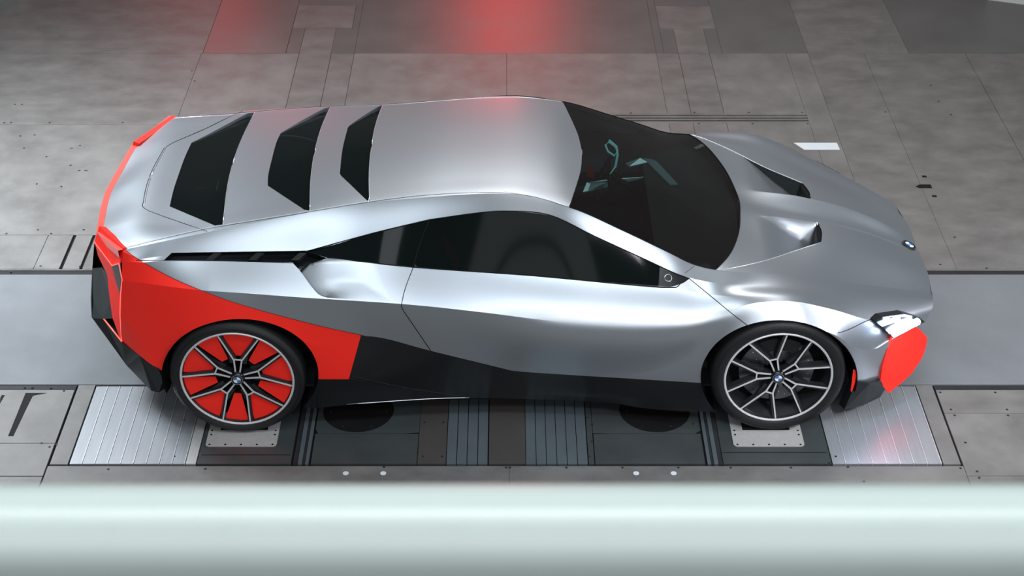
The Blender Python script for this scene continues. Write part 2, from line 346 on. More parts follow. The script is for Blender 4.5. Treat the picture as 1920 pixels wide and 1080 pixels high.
H = [(-2.124, .462, .935), (-1.93, .47, .999)]+[crown(.75, x) for x in XS]+[(.39, .45, 1.140), (.85, .47, .965), (1.1, .45, .890), (1.371, .36, .822), (1.684, .321, .774), (1.9, .29, .716), (2.1, .27, .638), (2.306, .252, .528)]
A3 = [P(231, 472, .74), P(262, 485, .765), P(313, 479, .77), P(430, 475, .76), P(570, 470, .735), P(700, 437, .68), P(805, 412, .645), P(890, 400, .64), P(950, 396, .645), P(1030, 403, .65), P(1113, 442, .68), P(1213, 488, .73), P(1260, 510, .76), P(1292, 521, .79),
      P(1343, 531, .80), P(1400, 534, .79), P(1467, 538, .785), P(1560, 545, .725), P(1650, 555, .635), P(1750, 562, .50)]
A4 = [P(229, 490, .755), P(270, 492, .79), P(313, 489, .795), P(430, 490, .80), P(550, 492, .81), P(650, 488, .805), P(775, 501, .805), P(1000, 517, .81), P(1180, 532, .812), P(1262, 538, .815), P(1300, 548, .835), P(1343, 554, .858), P(1403, 556, .882), P(1467, 555, .872), P(1560, 566, .822), P(1640, 582, .76), P(1700, 585, .675), P(1749, 575, .55)]
A5 = [P(229, 526, .785), P(300, 535, .87), P(400, 546, .93), P(600, 560, .962), P(755, 570, .972), P(900, 585, .980), P(1020, 600, .984), P(1150, 611, .982), P(1290, 612, .970), P(1343, 598, .948), P(1403, 569, .92), P(1467, 564, .906), P(1560, 580, .88), P(1627, 600, .842), P(1680, 604, .765), P(1737, 599, .62)]
A6 = [P(226, 590, .80), P(270, 640, .88), P(310, 655, .93), P(350, 625, .965), P(450, 604, .985), P(550, 625, .98), P(600, 655, .972), P(640, 640, .962), P(677, 629, .95), P(808, 658, .945), P(975, 697, .925), P(1100, 705, .925), P(1200, 700, .932), P(1317, 655, .955), P(1360, 627, .975), P(1467, 607, .980), P(1560, 625, .972), P(1600, 650, .945), P(1640, 655, .88), P(1668, 640, .83)]
A7 = [P(228, 640, .78), P(262, 666, .87), P(297, 691, .935), P(450, 700, .96), P(600, 711, .965), P(655, 711, .955), P(720, 725, .93), P(800, 731, .90), P(880, 730, .88), P(980, 736, .885), P(1100, 744, .90), P(1310, 748, .935), P(1467, 735, .95), P(1597, 724, .90), P(1652, 712, .83)]
A8 = [P(238, 685, .72), P(302, 735, .87), P(450, 755, .92), P(595, 765, .93), P(650, 759, .92), P(800, 749, .88), P(880, 746, .865), P(1040, 750, .865), P(1160, 757, .88), P(1200, 765, .905), P(1310, 772, .935), P(1450, 775, .93), P(1583, 768, .88), P(1650, 742, .80)]
LINES = [C0, A1, H, A2, A3, A4, A5, A6, A7, A8]
def sst(a, b, x): t = np.clip((x-a)/(b-a), 0, 1); return t*t*(3-2*t)
CREASE = [lambda x: 0*x, lambda x: .9*sst(1.3, 1.5, x), lambda x: 0*x, lambda x: .75+0*x, lambda x: 1-sst(.98, 1.2, x), lambda x: 1-sst(.9, 1.2, x),
          lambda x: .9*(1-sst(-.3, .3, x))+.9*sst(1.05, 1.3, x), lambda x: 1+0*x, lambda x: .5+0*x, lambda x: 0*x]
SUB = [8, 8, 8, 8, 12, 12, 12, 9, 5]
NS = 300
sg = np.linspace(-2.3, 2.3, NS)
LP = []
for k in LINES:
    xs = [q[0] for q in k]
    assert all(b > a for a, b in zip(xs, xs[1:])), xs
    a, b = xs[0], xs[-1]
    x = np.where(sg < -1.5, -1.5+(sg+1.5)*(a+1.5)/(-.8), np.where(sg > 1.5, 1.5+(sg-1.5)*(b-1.5)/.8, sg))
    Y = pchip(xs, [q[1] for q in k], x); Z = pchip(xs, [q[2] for q in k], x)
    ker = np.exp(-.5*(np.arange(-9, 10)/3.0)**2); ker /= ker.sum()
    def sm(a_):
        pad_ = np.concatenate([2*a_[0]-a_[9:0:-1], a_, 2*a_[-1]-a_[-2:-11:-1]]); return np.convolve(pad_, ker, 'valid')
    LP.append(np.stack([x, sm(Y) if k is not C0 else Y*0, sm(Z)], 1))
LP = np.array(LP)                                       # lines x stations x 3
V = []; Nn = []; ST = []; T = []
ML = len(LINES)
seglen = np.linalg.norm(LP[1:]-LP[:-1], axis=2)          # ML-1 x NS
def slope(j):
    if j == 0: m = (LP[1]-LP[0])/seglen[0][:, None]; m[:, 2] *= .0; m[:, 0] *= .3; return m
    if j == ML-1: return (LP[j]-LP[j-1])/seglen[j-1][:, None]
    h0, h1 = seglen[j-1][:, None], seglen[j][:, None]
    return ((LP[j]-LP[j-1])/h0*h1+(LP[j+1]-LP[j])/h1*h0)/(h0+h1)
for s in range(ML-1):
    A, B = LP[s], LP[s+1]; h = seglen[s][:, None]; ch = (B-A)/h
    ca = CREASE[s](A[:, 0])[:, None]; cb = CREASE[s+1](B[:, 0])[:, None]
    ta = slope(s)*(1-ca)+ch*ca; tb = slope(s+1)*(1-cb)+ch*cb
    n = SUB[s]; grid = np.zeros((n+1, NS, 3))
    for i in range(n+1):
        t = i/n
        grid[i] = (2*t**3-3*t**2+1)*A+(t**3-2*t**2+t)*h*ta+(-2*t**3+3*t**2)*B+(t**3-t**2)*h*tb
    du = np.gradient(grid, axis=0, edge_order=2 if n > 1 else 1); dx = np.gradient(grid, axis=1, edge_order=2)
    nn = np.cross(dx, du); nn = nn/np.maximum(1e-9, np.linalg.norm(nn, axis=2, keepdims=True))
    if nn[n//2, NS//2] @ np.array([0, .7, .7]) < 0: nn = -nn
    off = sum(len(q) for q in V)
    V.append(grid.reshape(-1, 3)); Nn.append(nn.reshape(-1, 3)); 
    for i in range(n):
        for k in range(NS-1):
            a = off+i*NS+k; T.append((a, a+1, a+NS+1, s)); T.append((a, a+NS+1, a+NS, s))
V = [tuple(q) for q in np.concatenate(V)]; Nn = [tuple(q) for q in np.concatenate(Nn)]
def projn(p):
    p = np.asarray(p, float).reshape(-1, 3)*np.array([1, -1, 1])-CAM; D = p@DV
    return np.stack([U0+F*p[:, 0]/D, V0-F*(p@UV)/D], 1)
PX = [tuple(q) for q in projn(V)]
def segdist(p, poly, closed=True):
    p = np.asarray(p).reshape(-1, 2); poly = np.asarray(poly, float); q = np.roll(poly, -1, 0) if closed else poly[1:]; a = poly if closed else poly[:-1]
    best = np.full(len(p), 1e9)
    for s0, s1 in zip(a, q):
        d_ = s1-s0; t = np.clip(((p-s0)@d_)/max(1e-9, d_@d_), 0, 1); best = np.minimum(best, np.linalg.norm(p-(s0+t[:, None]*d_), axis=1))
    return best
def inside(p, poly):
    p = np.asarray(p).reshape(-1, 2); c = np.zeros(len(p), bool); n = len(poly)
    for i in range(n):
        x0, y0 = poly[i]; x1, y1 = poly[(i+1) % n]
        if y0 == y1: continue
        k = ((y0 > p[:, 1]) != (y1 > p[:, 1])) & (p[:, 0] < (x1-x0)*(p[:, 1]-y0)/(y1-y0)+x0); c ^= k
    return c
def newv(i, j, t, k=None, w=None):
    if k is None: ids, ws = (i, j), (1-t, t)
    else: ids, ws = (i, j, k), w
    V.append(tuple(sum(V[a][c]*b for a, b in zip(ids, ws)) for c in range(3)))
    n = np.array([sum(Nn[a][c]*b for a, b in zip(ids, ws)) for c in range(3)]); Nn.append(tuple(n/np.linalg.norm(n)))
    PX.append(tuple(sum(PX[a][c]*b for a, b in zip(ids, ws)) for c in range(2)))
    return len(V)-1
def cut(poly, strips, corners=True):
    """split the body triangles of the given strips along the outline (photo frame) so that panel edges are real edges"""
    global T
    poly = [tuple(map(float, q)) for q in poly]; strips = set(strips)
    px = np.array(PX)
    if corners:
        n = len(poly)
        for i, c in enumerate(poly):
            a = np.subtract(poly[i-1], c); b = np.subtract(poly[(i+1) % n], c)
            if a@b/(np.linalg.norm(a)*np.linalg.norm(b)+1e-9) < -.94: continue
            tt = np.array([q[:3] for q in T]); ss = np.array([q[3] in strips for q in T]); px = np.array(PX)
            A, B, Cc = px[tt[:, 0]], px[tt[:, 1]], px[tt[:, 2]]; cc = np.array(c)
            def cr(o, p, q): return (p[..., 0]-o[..., 0])*(q[..., 1]-o[..., 1])-(p[..., 1]-o[..., 1])*(q[..., 0]-o[..., 0])
            ar = cr(A, B, Cc); ok = np.abs(ar) > 1e-6; ar = np.where(ok, ar, 1)
            w0 = cr(np.broadcast_to(cc, A.shape), B, Cc)/ar; w1 = cr(np.broadcast_to(cc, A.shape), Cc, A)/ar; w2 = 1-w0-w1
            hit = np.where(ok & ss & (w0 > .02) & (w1 > .02) & (w2 > .02))[0]
            for h_ in hit[:1]:
                a_, b_, c_, s_ = T[h_]; nv = newv(a_, b_, 0, c_, (w0[h_], w1[h_], w2[h_]))
                T[h_] = (a_, b_, nv, s_); T.append((b_, c_, nv, s_)); T.append((c_, a_, nv, s_))
        px = np.array(PX)
    ins = inside(px, poly); dist = segdist(px, poly)
    sign = np.where(dist < .12, 0, np.where(ins, 1, -1)); sign = list(sign)
    pa = np.array(poly); pb = np.roll(pa, -1, 0); cache = {}
    def xing(i, j):
        key = (min(i, j), max(i, j))
        if key in cache: return cache[key]
        i0, j0 = key; p = np.array(PX[i0]); q = np.array(PX[j0]); d_ = q-p
        e = pb-pa; den = d_[0]*e[:, 1]-d_[1]*e[:, 0]; den = np.where(np.abs(den) < 1e-12, 1e-12, den)
        w_ = pa-p; t = (w_[:, 0]*e[:, 1]-w_[:, 1]*e[:, 0])/den; u = (w_[:, 0]*d_[1]-w_[:, 1]*d_[0])/den
        ok = (t > 0) & (t < 1) & (u >= -1e-6) & (u <= 1+1e-6)
        tt = float(t[ok][0]) if ok.any() else .5
        v = newv(i0, j0, tt); sign.append(0); cache[key] = v; return v
    out = []
    for tr in T:
        if tr[3] not in strips: out.append(tr); continue
        a, b, c, s_ = tr; sa, sb, s3 = sign[a], sign[b], sign[c]
        if min(sa, sb, s3) >= 0 or max(sa, sb, s3) <= 0: out.append(tr); continue
        idx = [a, b, c]; sg_ = [sa, sb, s3]
        if 0 in sg_:
            k = sg_.index(0); o, p, q = idx[k], idx[(k+1) % 3], idx[(k+2) % 3]; m = xing(p, q)
            out += [(o, p, m, s_), (o, m, q, s_)]
        else:
            k = [i for i in range(3) if sg_[i] != sg_[(i+1) % 3] and sg_[i] != sg_[(i+2) % 3]][0]
            o, p, q = idx[k], idx[(k+1) % 3], idx[(k+2) % 3]; m, n_ = xing(o, p), xing(o, q)
            out += [(o, m, n_, s_), (m, p, q, s_), (m, q, n_, s_)]
    T = out
def curve(pts, n=4, closed=False):      # Catmull-Rom densification of a traced line
    pts = [np.array(p, float) for p in pts]; out = []; m = len(pts)
    for i in range(m if closed else m-1):
        p1, p2 = pts[i], pts[(i+1) % m]; p0 = pts[i-1] if (i > 0 or closed) else 2*p1-p2; p3 = pts[(i+2) % m] if (i < m-2 or closed) else 2*p2-p1
        for k in range(n):
            t = k/n; out.append(tuple(.5*((2*p1)+(-p0+p2)*t+(2*p0-5*p1+4*p2-p3)*t*t+(-p0+3*p1-3*p2+p3)*t**3)))
    if not closed: out.append(tuple(pts[-1]))
    return out
# outlines of the panels, traced in the photograph's frame on the near flank
PG1 = curve([(478, 215), (443, 287), (427, 347), (418, 421)])+[(403, 423), (318, 387)]+curve([(318, 387), (327, 350), (345, 300), (358, 278)])[1:]
PG2 = curve([(620, 202), (607, 230), (593, 270), (583, 333), (581, 395)])+[(570, 393)]+curve([(502, 348), (503, 327), (513, 287), (527, 255)])
PG3 = curve([(719, 193), (705, 237), (695, 287), (692, 333), (693, 378)])+[(687, 375)]+curve([(637, 327), (642, 280), (653, 240)])
PSUR = [(470, 208), (305, 285)]+curve([(305, 285), (293, 303), (275, 347), (267, 387)])[1:]+[(280, 395), (388, 434), (420, 428), (440, 300), (500, 215)]
PROOF = [(694, 420)]+curve([(693, 378), (692, 333), (695, 287), (705, 237), (719, 193)])+[(719, 150), (1250, 150), (1250, 420)]
ws_top = curve([(1055, 190), (1077, 220), (1088, 253), (1092, 287), (1090, 317), (1083, 343), (1068, 389)])
ws_bot = curve([(1343, 506), (1370, 473), (1385, 433), (1387, 393), (1377, 353), (1353, 320), (1323, 283)])
PWS = ws_top+[(1068, 440), (1163, 470), (1247, 500), (1303, 515), (1343, 512)]+ws_bot
PSC = curve([(1404, 403), (1470, 409), (1533, 417)])+curve([(1533, 417), (1541, 434), (1540, 453)])[1:]+curve([(1500, 466), (1440, 485), (1385, 499), (1350, 505)])+curve([(1366, 481), (1386, 440), (1389, 410)])
PSC_IN = curve([(1404, 403), (1470, 409), (1533, 417)])
PDLO = [(573, 472), (700, 437), (805, 412)]+curve([(890, 400), (950, 396), (1000, 398), (1030, 403), (1065, 418), (1113, 442)])+[(1213, 488), (1260, 510), (1292, 522)]+curve([(1292, 522), (1275, 532), (1262, 537), (1240, 539)])[1:]+[(1000, 517), (775, 501), (650, 487), (613, 483)]
PSPLIT = [(805, 400), (805, 412), (790, 450), (775, 501), (775, 515), (1320, 560), (1320, 380)]
PMIR = [(1238, 490), (1234, 548), (1320, 548), (1320, 500)]
PSLOT = [(307, 488), (322, 474), (572, 470), (613, 484), (583, 491), (562, 507), (548, 492)]
PRED = [(200, 462), (231, 466)]+curve([(231, 466), (263, 488), (327, 523), (413, 558), (493, 583), (600, 611), (677, 628)])[1:]+[(654, 711), (560, 711), (320, 706), (297, 691), (262, 667), (228, 641), (180, 645)]
PDOOR = [(775, 501), (753, 568), (754, 577), (808, 658)]+[(820, 900), (1600, 900)]+[(1404, 613), (1292, 522), (1262, 470)]+[(1100, 380), (800, 380)]
PBOT = [(560, 711), (654, 711), (677, 628), (808, 658), (960, 695), (990, 698), (1100, 705), (1315, 718), (1400, 725), (1604, 725), (1622, 724), (1651, 713), (1700, 700), (1700, 900), (200, 900), (200, 560), (228, 641), (262, 667), (297, 691), (320, 706)]
PBUM = [(1540, 632), (1571, 624), (1580, 622), (1600, 614), (1622, 603), (1640, 597), (1665, 591), (1690, 589), (1720, 595), (1760, 600), (1760, 800), (1540, 800)]
PPIL = [(1302, 496), (1283, 512), (1260, 560), (1900, 700), (1900, 300), (1320, 440)]
PINT = curve([(548, 492), (562, 507), (580, 532), (596, 551), (612, 558)])+[(640, 560), (735, 566), (700, 492), (613, 484), (583, 491)]
def ell(cu, cv, rx, ry, n=72): return [(cu+rx*math.cos(2*math.pi*k/n), cv+ry*math.sin(2*math.pi*k/n)) for k in range(n)]
PAR = ell(450, 702, 147, 104)                                   # rear wheel opening
PAF = ell(1461, 708, 147, 108)
TOP = (0, 1, 2)
for poly, st in ((PG1, TOP), (PG2, TOP), (PG3, TOP), (PSUR, TOP), (PROOF, TOP), (PWS, TOP), (PSC, TOP), (PPIL, (3, 4)), (PSLOT, (3, 4, 5)), (PDLO, (3, 4, 5)), (PSPLIT, (4,)), (PMIR, (4,)),
                 (PRED, (2, 3, 4, 5, 6, 7, 8)), (PINT, (4, 5, 6)), (PDOOR, (4, 5, 6, 7)), (PBOT, (6, 7, 8)), (PBUM, (5, 6, 7, 8)), (PAR, (5, 6, 7, 8)), (PAF, (5, 6, 7, 8))):
    cut(poly, st)
T = np.array(T); V = np.array(V); Nn = np.array(Nn); PX = np.array(PX)
cen = PX[T[:, :3]].mean(1); S = T[:, 3]; c3 = V[T[:, :3]].mean(1)
def reg(poly): return inside(cen, poly)
top = S <= 2
lab = np.full(len(T), '', dtype=object)
side = S >= 5
lab[side] = 'rear_quarter_panel'
lab[S == 3] = 'roof_rail'; lab[(S == 3) & reg(PPIL)] = 'front_fender'
lab[(S == 4)] = 'rear_quarter_panel'; lab[(S == 4) & (cen[:, 0] < 560) & (cen[:, 1] < 487)] = 'roof_rail'
lab[(S == 4) & reg([(573, 400), (573, 473), (700, 441), (805, 415), (950, 399), (1292, 523), (1292, 380)])] = 'roof_rail'
fen = np.isin(S, (4, 5, 6, 7)) & (cen[:, 0] > 1262) & ~reg(PDOOR) & (lab != 'roof_rail')
dr = np.isin(S, (4, 5, 6, 7)) & reg(PDOOR) & (lab != 'roof_rail'); lab[dr] = 'door_panel'; lab[fen] = 'front_fender'
lab[(S >= 5) & (cen[:, 0] > 1420)] = 'front_fender'
lab[top] = 'rear_deck'; lab[top & reg(PSUR)] = 'louvre_panel'; lab[top & (cen[:, 0] > 418) & (cen[:, 0] < 1000)] = 'louvre_panel'
k = top & reg([(418, 440), (427, 347), (443, 287), (478, 215), (478, 150), (1250, 150), (1250, 440)]); lab[k] = 'louvre_panel'
k = top & (reg(PROOF)); lab[k] = 'roof_panel'
lab[top & (c3[:, 0] > 1.0) & ~reg(PWS)] = 'bonnet'
lab[top & (cen[:, 0] > 1100) & ~reg(PWS)] = 'bonnet'
lab[top & reg(PSC) & ~reg(PWS)] = 'bonnet_duct'
lab[top & reg(PWS)] = 'windscreen'
for nm, pg in (('rear_window', PG1), ('rear_window2', PG2), ('rear_window3', PG3)): lab[top & reg(pg)] = nm
lab[np.isin(S, (4, 5, 6)) & reg(PINT)] = 'side_intake'
lab[np.isin(S, (3, 4, 5)) & reg(PSLOT)] = 'flank_slot'
g = np.isin(S, (4, 5)) & reg(PDLO); lab[g] = 'quarter_window'; lab[g & reg(PSPLIT)] = 'door_window'; lab[g & reg(PMIR)] = 'window_corner'
lab[(S >= 7) & (lab != 'door_panel')] = 'sill'
lab[(S >= 7) & (cen[:, 0] > 1450) & ~reg(PBOT)] = 'front_fender'
lab[(S >= 5) & reg(PBUM) & ~reg(PBOT)] = 'front_bumper'
lab[(S >= 6) & reg(PBOT)] = 'sill'
lab[(S == 8)] = 'sill'
lab[(S >= 2) & reg(PRED) & (cen[:, 0] < 720) & ~top] = 'rear_flank'
lab[(S == 7) & (cen[:, 0] < 597) & (cen[:, 1] < 690)] = 'rear_flank'
lab[(S >= 7) & (cen[:, 0] < 318) & (lab == 'sill')] = 'hole'
lab[(S >= 5) & (reg(PAR) | reg(PAF))] = 'hole'
SPECS = dict(
    rear_deck=('silver', 0), louvre_panel=('silver', 0), roof_panel=('silver', 0), bonnet=('silver', 0), roof_rail=('silver', 0), front_fender=('silver', 0), door_panel=('silver', 0),
    rear_quarter_panel=('silver', 0), front_bumper=('silver', 0), rear_flank=('red', 0), sill=('black', 0), windscreen=('glass', 0), door_window=('glassdark', 0), quarter_window=('glassdark', 0), window_corner=('black', 0),
    rear_window=('glassdark', 1), rear_window2=('glassdark', 1), rear_window3=('glassdark', 1), flank_slot=('black', 2), bonnet_duct=('silver', 3), side_intake=('silver', 4))
NAMEFIX = {'rear_window2': 'rear_window', 'rear_window3': 'rear_window'}
PARTLABEL = {'rear_flank': 'orange-red rear flank around the rear wheel', 'sill': 'gloss black lower sill', 'flank_slot': 'black louvred slot above the rear flank', 'windscreen': 'dark tinted windscreen', 'bonnet_duct': 'recessed air duct in the bonnet',
             'rear_window': 'black glass louvre window in the rear deck', 'window_corner': 'black corner panel of the door window with a small camera ring'}
def near3d(u, v, strips=None):                 # 3D point of the near body surface seen at (u,v)
    c = np.array([u, v], float); sel = np.arange(len(T)) if strips is None else np.where(np.isin(S, strips))[0]
    tt = T[sel]; A, B, Cc = PX[tt[:, 0]], PX[tt[:, 1]], PX[tt[:, 2]]
    def cr(o, p, q): return (p[..., 0]-o[..., 0])*(q[..., 1]-o[..., 1])-(p[..., 1]-o[..., 1])*(q[..., 0]-o[..., 0])
    ar = cr(A, B, Cc); ok = np.abs(ar) > 1e-7; ar = np.where(ok, ar, 1); cb = np.broadcast_to(c, A.shape)
    w0 = cr(cb, B, Cc)/ar; w1 = cr(cb, Cc, A)/ar; w2 = 1-w0-w1; sc_ = np.where(ok, np.minimum(np.minimum(w0, w1), w2), -9); h_ = int(np.argmax(sc_))
    ws_ = np.clip([w0[h_], w1[h_], w2[h_]], 0, 1); ws_ /= ws_.sum()
    p = sum(V[tt[h_, i]]*ws_[i] for i in range(3)); n = sum(Nn[tt[h_, i]]*ws_[i] for i in range(3)); near3d.score = float(sc_[h_]); return p, n/np.linalg.norm(n)
def depth_of(kind, px, p3, bnd):
    if kind == 1:   # louvre glass sinks towards its front edge
        d_ = np.zeros(len(px))
        u0, u1 = px[:, 0].min(), px[:, 0].max(); return .004+.024*np.clip((px[:, 0]-u0)/(u1-u0), 0, 1)
    if kind == 2: return np.where(bnd, .035, .035)
    if kind == 3:
        x = p3[:, 0]; e = segdist(px, PSC_IN, False)
        return (.075*sst(1.34, 1.62, x)*(.75+.25*sst(1.34, 1.62, x))+.03*sst(1.58, 1.69, x))*sst(0, 1, e/(3+17*sst(1.36, 1.66, x)))
    if kind == 4:
        e = segdist(px, curve([(548, 492), (562, 507), (580, 532), (596, 551), (612, 558)]), False)
        r = segdist(px, [(640, 560), (735, 566), (700, 492), (613, 484)], False)
        t = r/(e+r+1e-6); return .030*t**1.3
def build_region(nm, mask):
    mt, kind = SPECS[nm]; tris = T[mask][:, :3]
    if len(tris) == 0: return
    used, inv = np.unique(tris, return_inverse=True); tris = inv.reshape(-1, 3)
    vp = V[used]; nv = Nn[used]; px = PX[used]
    # weld by place
    key = np.round(vp*20000).astype(int); _, first, w_ = np.unique(key, axis=0, return_index=True, return_inverse=True); w_ = w_.ravel()
    tw = w_[tris]; loopn = nv[tris]
    keep = (tw[:, 0] != tw[:, 1]) & (tw[:, 1] != tw[:, 2]) & (tw[:, 0] != tw[:, 2]); tw = tw[keep]; loopn = loopn[keep]
    vw = vp[first].copy(); nw = nv[first]; pw = px[first]
    # orient
    fn = np.cross(vw[tw[:, 1]]-vw[tw[:, 0]], vw[tw[:, 2]]-vw[tw[:, 0]]); flip = (fn*loopn.mean(1)).sum(1) < 0
    tw[flip] = tw[flip][:, ::-1]; loopn[flip] = loopn[flip][:, ::-1]
    from collections import Counter
    cnt = Counter()
    for a, b, c in tw:
        for e in ((a, b), (b, c), (c, a)): cnt[e] += 1
    bedges = [e for e in cnt if (e[1], e[0]) not in cnt]
    onc = nm in ('rear_deck', 'louvre_panel', 'roof_panel', 'bonnet', 'windscreen', 'rear_window', 'rear_window2', 'rear_window3')
    outn = NAMEFIX.get(nm, nm)
    bset = set(i for e in bedges for i in e); bnd = np.array([i in bset for i in range(len(vw))])
    top3 = vw.copy()
    if kind: vw = vw-nw*depth_of(kind, pw, vw, bnd)[:, None]
    walls = None
    if kind:
        be = [e for e in bedges if not (abs(top3[e[0]][1]) < 1e-4 and abs(top3[e[1]][1]) < 1e-4)]
        ids = sorted(set(i for e in be for i in e)); mp = {i: n for n, i in enumerate(ids)}; m = len(ids)
        walls = ([top3[i] for i in ids]+[vw[i] for i in ids], [(mp[a], mp[b], m+mp[b], m+mp[a]) for a, b in be])
    def emit(vs, ts, ln, name):
        me = bpy.data.meshes.new(name); me.from_pydata([tuple(map(float, v)) for v in vs], [], [tuple(map(int, t)) for t in ts]); me.materials.append(M[mt])
        me.shade_smooth()
        if ln is not None and len(me.polygons) == len(ts): me.normals_split_custom_set([tuple(map(float, n)) for n in ln.reshape(-1, 3)])
        elif ln is None: me.set_sharp_from_angle(angle=R(35))
        o = link(name, me, car)
        if nm in PARTLABEL: o['label'] = PARTLABEL[nm]
        return o
    mir = np.array([1, -1, 1.])
    ln = loopn if kind in (0, 1) else None
    near = (vw*mir, tw[:, ::-1], None if ln is None else ln[:, ::-1]*mir)
    far = (vw, tw, ln)
    wallmat = {1: 'silver', 2: 'matteblack', 3: 'graphite', 4: 'graphite'}.get(kind)  # bonnet duct walls are dark: the shade of the recess is in the colour
    if onc:
        n = len(vw); vs = np.concatenate([near[0], far[0]]); ts = np.concatenate([near[1], far[1]+n]); l2 = None if ln is None else np.concatenate([near[2], far[2]])
        os_ = [emit(vs, ts, l2, outn)]
        if walls:
            wv, wf = walls; m = len(wv); allv = [p*mir for p in wv]+wv; allf = [f[::-1] for f in wf]+[tuple(i+m for i in f) for f in wf]
            mesh_obj('window_reveal', allv, allf, M[wallmat], os_[0])
    else:
        for q, sgn in ((near, -1), (far, 1)):
            o = emit(*q, outn)
            if walls:
                wv, wf = walls; vv = [p*mir for p in wv] if sgn < 0 else wv
                mesh_obj('duct_wall' if kind == 3 else 'recess_wall', vv, wf, M[wallmat], o)
for nm in SPECS: build_region(nm, lab == nm)
def ribbon(pts, name, m, r=.0021, both=True, lift=.0004, parent=None, strips=None, n=5):
    pts = curve(pts, n) if n > 1 else pts
    q = []
    for u, v in pts:
        p, nn = near3d(u, v, strips)
        if near3d.score > -.6: q.append(p+nn*lift)
    for s_ in ((-1, 1) if both else (-1,)):
        b = MB(); b.tube([(p[0], s_*p[1], p[2]) for p in q], r, 5); b.build(name, M[m], parent or car, True)

# ------------------------------------------------------------------ seams, edges and small body trims
GR = 'panel_gap'
ribbon([(775, 501), (760, 540), (753, 570)], GR, 'pit', n=3); ribbon([(753, 570), (755, 580), (780, 617), (808, 658)], GR, 'pit', n=4)
ribbon([(1292, 522), (1330, 553), (1370, 586), (1404, 612)], GR, 'pit')
ribbon([(1302, 498), (1294, 505), (1284, 512)], GR, 'pit', r=.001)
ribbon([(1571, 624), (1580, 622), (1600, 614), (1622, 603), (1640, 597), (1668, 591)], GR, 'pit')
ribbon([(255, 488), (400, 489), (548, 493)], GR, 'pit', r=.0018)
ribbon([(232, 466), (300, 449), (390, 429), (480, 414), (560, 401), (692, 379), (800, 366), (900, 361), (955, 362), (1010, 371), (1068, 389)], GR, 'graphite', r=.0012, n=6, strips=(2, 3))
ribbon([(232, 464), (300, 447), (390, 427), (480, 412), (560, 399), (692, 377), (800, 364), (900, 359), (955, 360), (1010, 369), (1068, 387)], 'edge_highlight', 'silver_edge', r=.0011, n=6, strips=(2, 3))  # pale tube drawing the highlight along the roof seam
for pg in ([(418, 421), (427, 347), (443, 287), (470, 228)], [(581, 396), (583, 333), (593, 270), (608, 225)], [(693, 380), (692, 333), (695, 287), (706, 233)]):
    ribbon(pg, 'louvre_highlight', 'silver_edge', r=.0022, lift=.001, strips=TOP)  # pale tube drawing the light caught on each louvre edge
ribbon([(388, 434), (330, 414), (280, 396), (267, 387)], GR, 'pit', r=.0018, strips=TOP, n=2)
ribbon([(267, 387), (275, 347), (288, 315)], GR, 'pit', r=.0018, strips=TOP)
ribbon([(270, 389), (278, 348), (291, 316)], 'edge_highlight', 'silver_edge', r=.002, lift=.002, strips=TOP)  # pale tube drawing the bright rim of the deck recess
ribbon([(573, 472), (700, 437), (805, 412)], 'window_seal', 'matteblack', r=.003, n=2)
ribbon([(805, 412), (890, 400), (950, 396), (1030, 403), (1113, 442), (1213, 488), (1260, 510), (1292, 522)], 'window_seal', 'matteblack', r=.003)
ribbon([(1292, 522), (1275, 532), (1240, 539), (1000, 517), (775, 501), (613, 483)], 'window_seal', 'matteblack', r=.003, n=3)
ribbon([(805, 412), (788, 455), (775, 501)], 'window_divider', 'matteblack', r=.003)
ribbon([(1068, 389), (1163, 430), (1247, 470), (1303, 497), (1342, 506)], 'windscreen_seal', 'matteblack', r=.003, strips=TOP)
ribbon([(1342, 506), (1370, 473), (1385, 433), (1387, 393), (1386, 378)], 'windscreen_seal', 'matteblack', r=.004, strips=TOP)
ribbon([(1068, 389), (1083, 343), (1090, 317), (1092, 290)], 'windscreen_seal', 'matteblack', r=.003, strips=TOP)
ribbon([(231, 466), (263, 488), (327, 523), (413, 558), (493, 583), (600, 611), (677, 628)], 'flank_joint', 'graphite', r=.0012)
ribbon([(1343, 507), (1385, 500), (1440, 487), (1500, 467), (1538, 455)], 'duct_edge', 'silver_edge', r=.0014, strips=TOP)
for s_ in (-1, 1):
    q = [near3d(u, v, TOP) for u, v in ((1532, 418), (1537, 424), (1541, 436), (1540, 450), (1534, 452), (1531, 436))]
    vs = [p-n*.006 for p, n in q]+[p-n*.09 for p, n in q]; m_ = len(q)
    mesh_obj('duct_mouth', [(p[0], s_*p[1], p[2]) for p in vs], [tuple(range(m_))]+[(i, (i+1) % m_, m_+(i+1) % m_, m_+i) for i in range(m_)], M['matteblack'], car)
ribbon([(650, 758), (800, 748), (880, 745.5)], 'sill_edge', 'silver_edge', r=.0025, strips=(8,))
ribbon([(657, 704), (760, 727), (878, 744)], 'sill_crease', 'graphite', r=.0022, strips=(7, 8))
# louvres inside the flank slot
for s_ in (-1, 1):
    for u0 in (385, 465, 545):
        b = MB()
        q = [near3d(u0+du, v, (3, 4, 5)) for du, v in ((0, 487), (16, 473), (30, 473), (14, 487))]
        vs = [p-n*.004 for p, n in q]+[p-n*.030 for p, n in q]
        b.add([(p[0], s_*p[1], p[2]) for p in vs], [(0, 1, 2, 3), (4, 7, 6, 5), (0, 4, 5, 1), (1, 5, 6, 2), (2, 6, 7, 3), (3, 7, 4, 0)]); b.build('slot_louvre', M['graphite'], car)
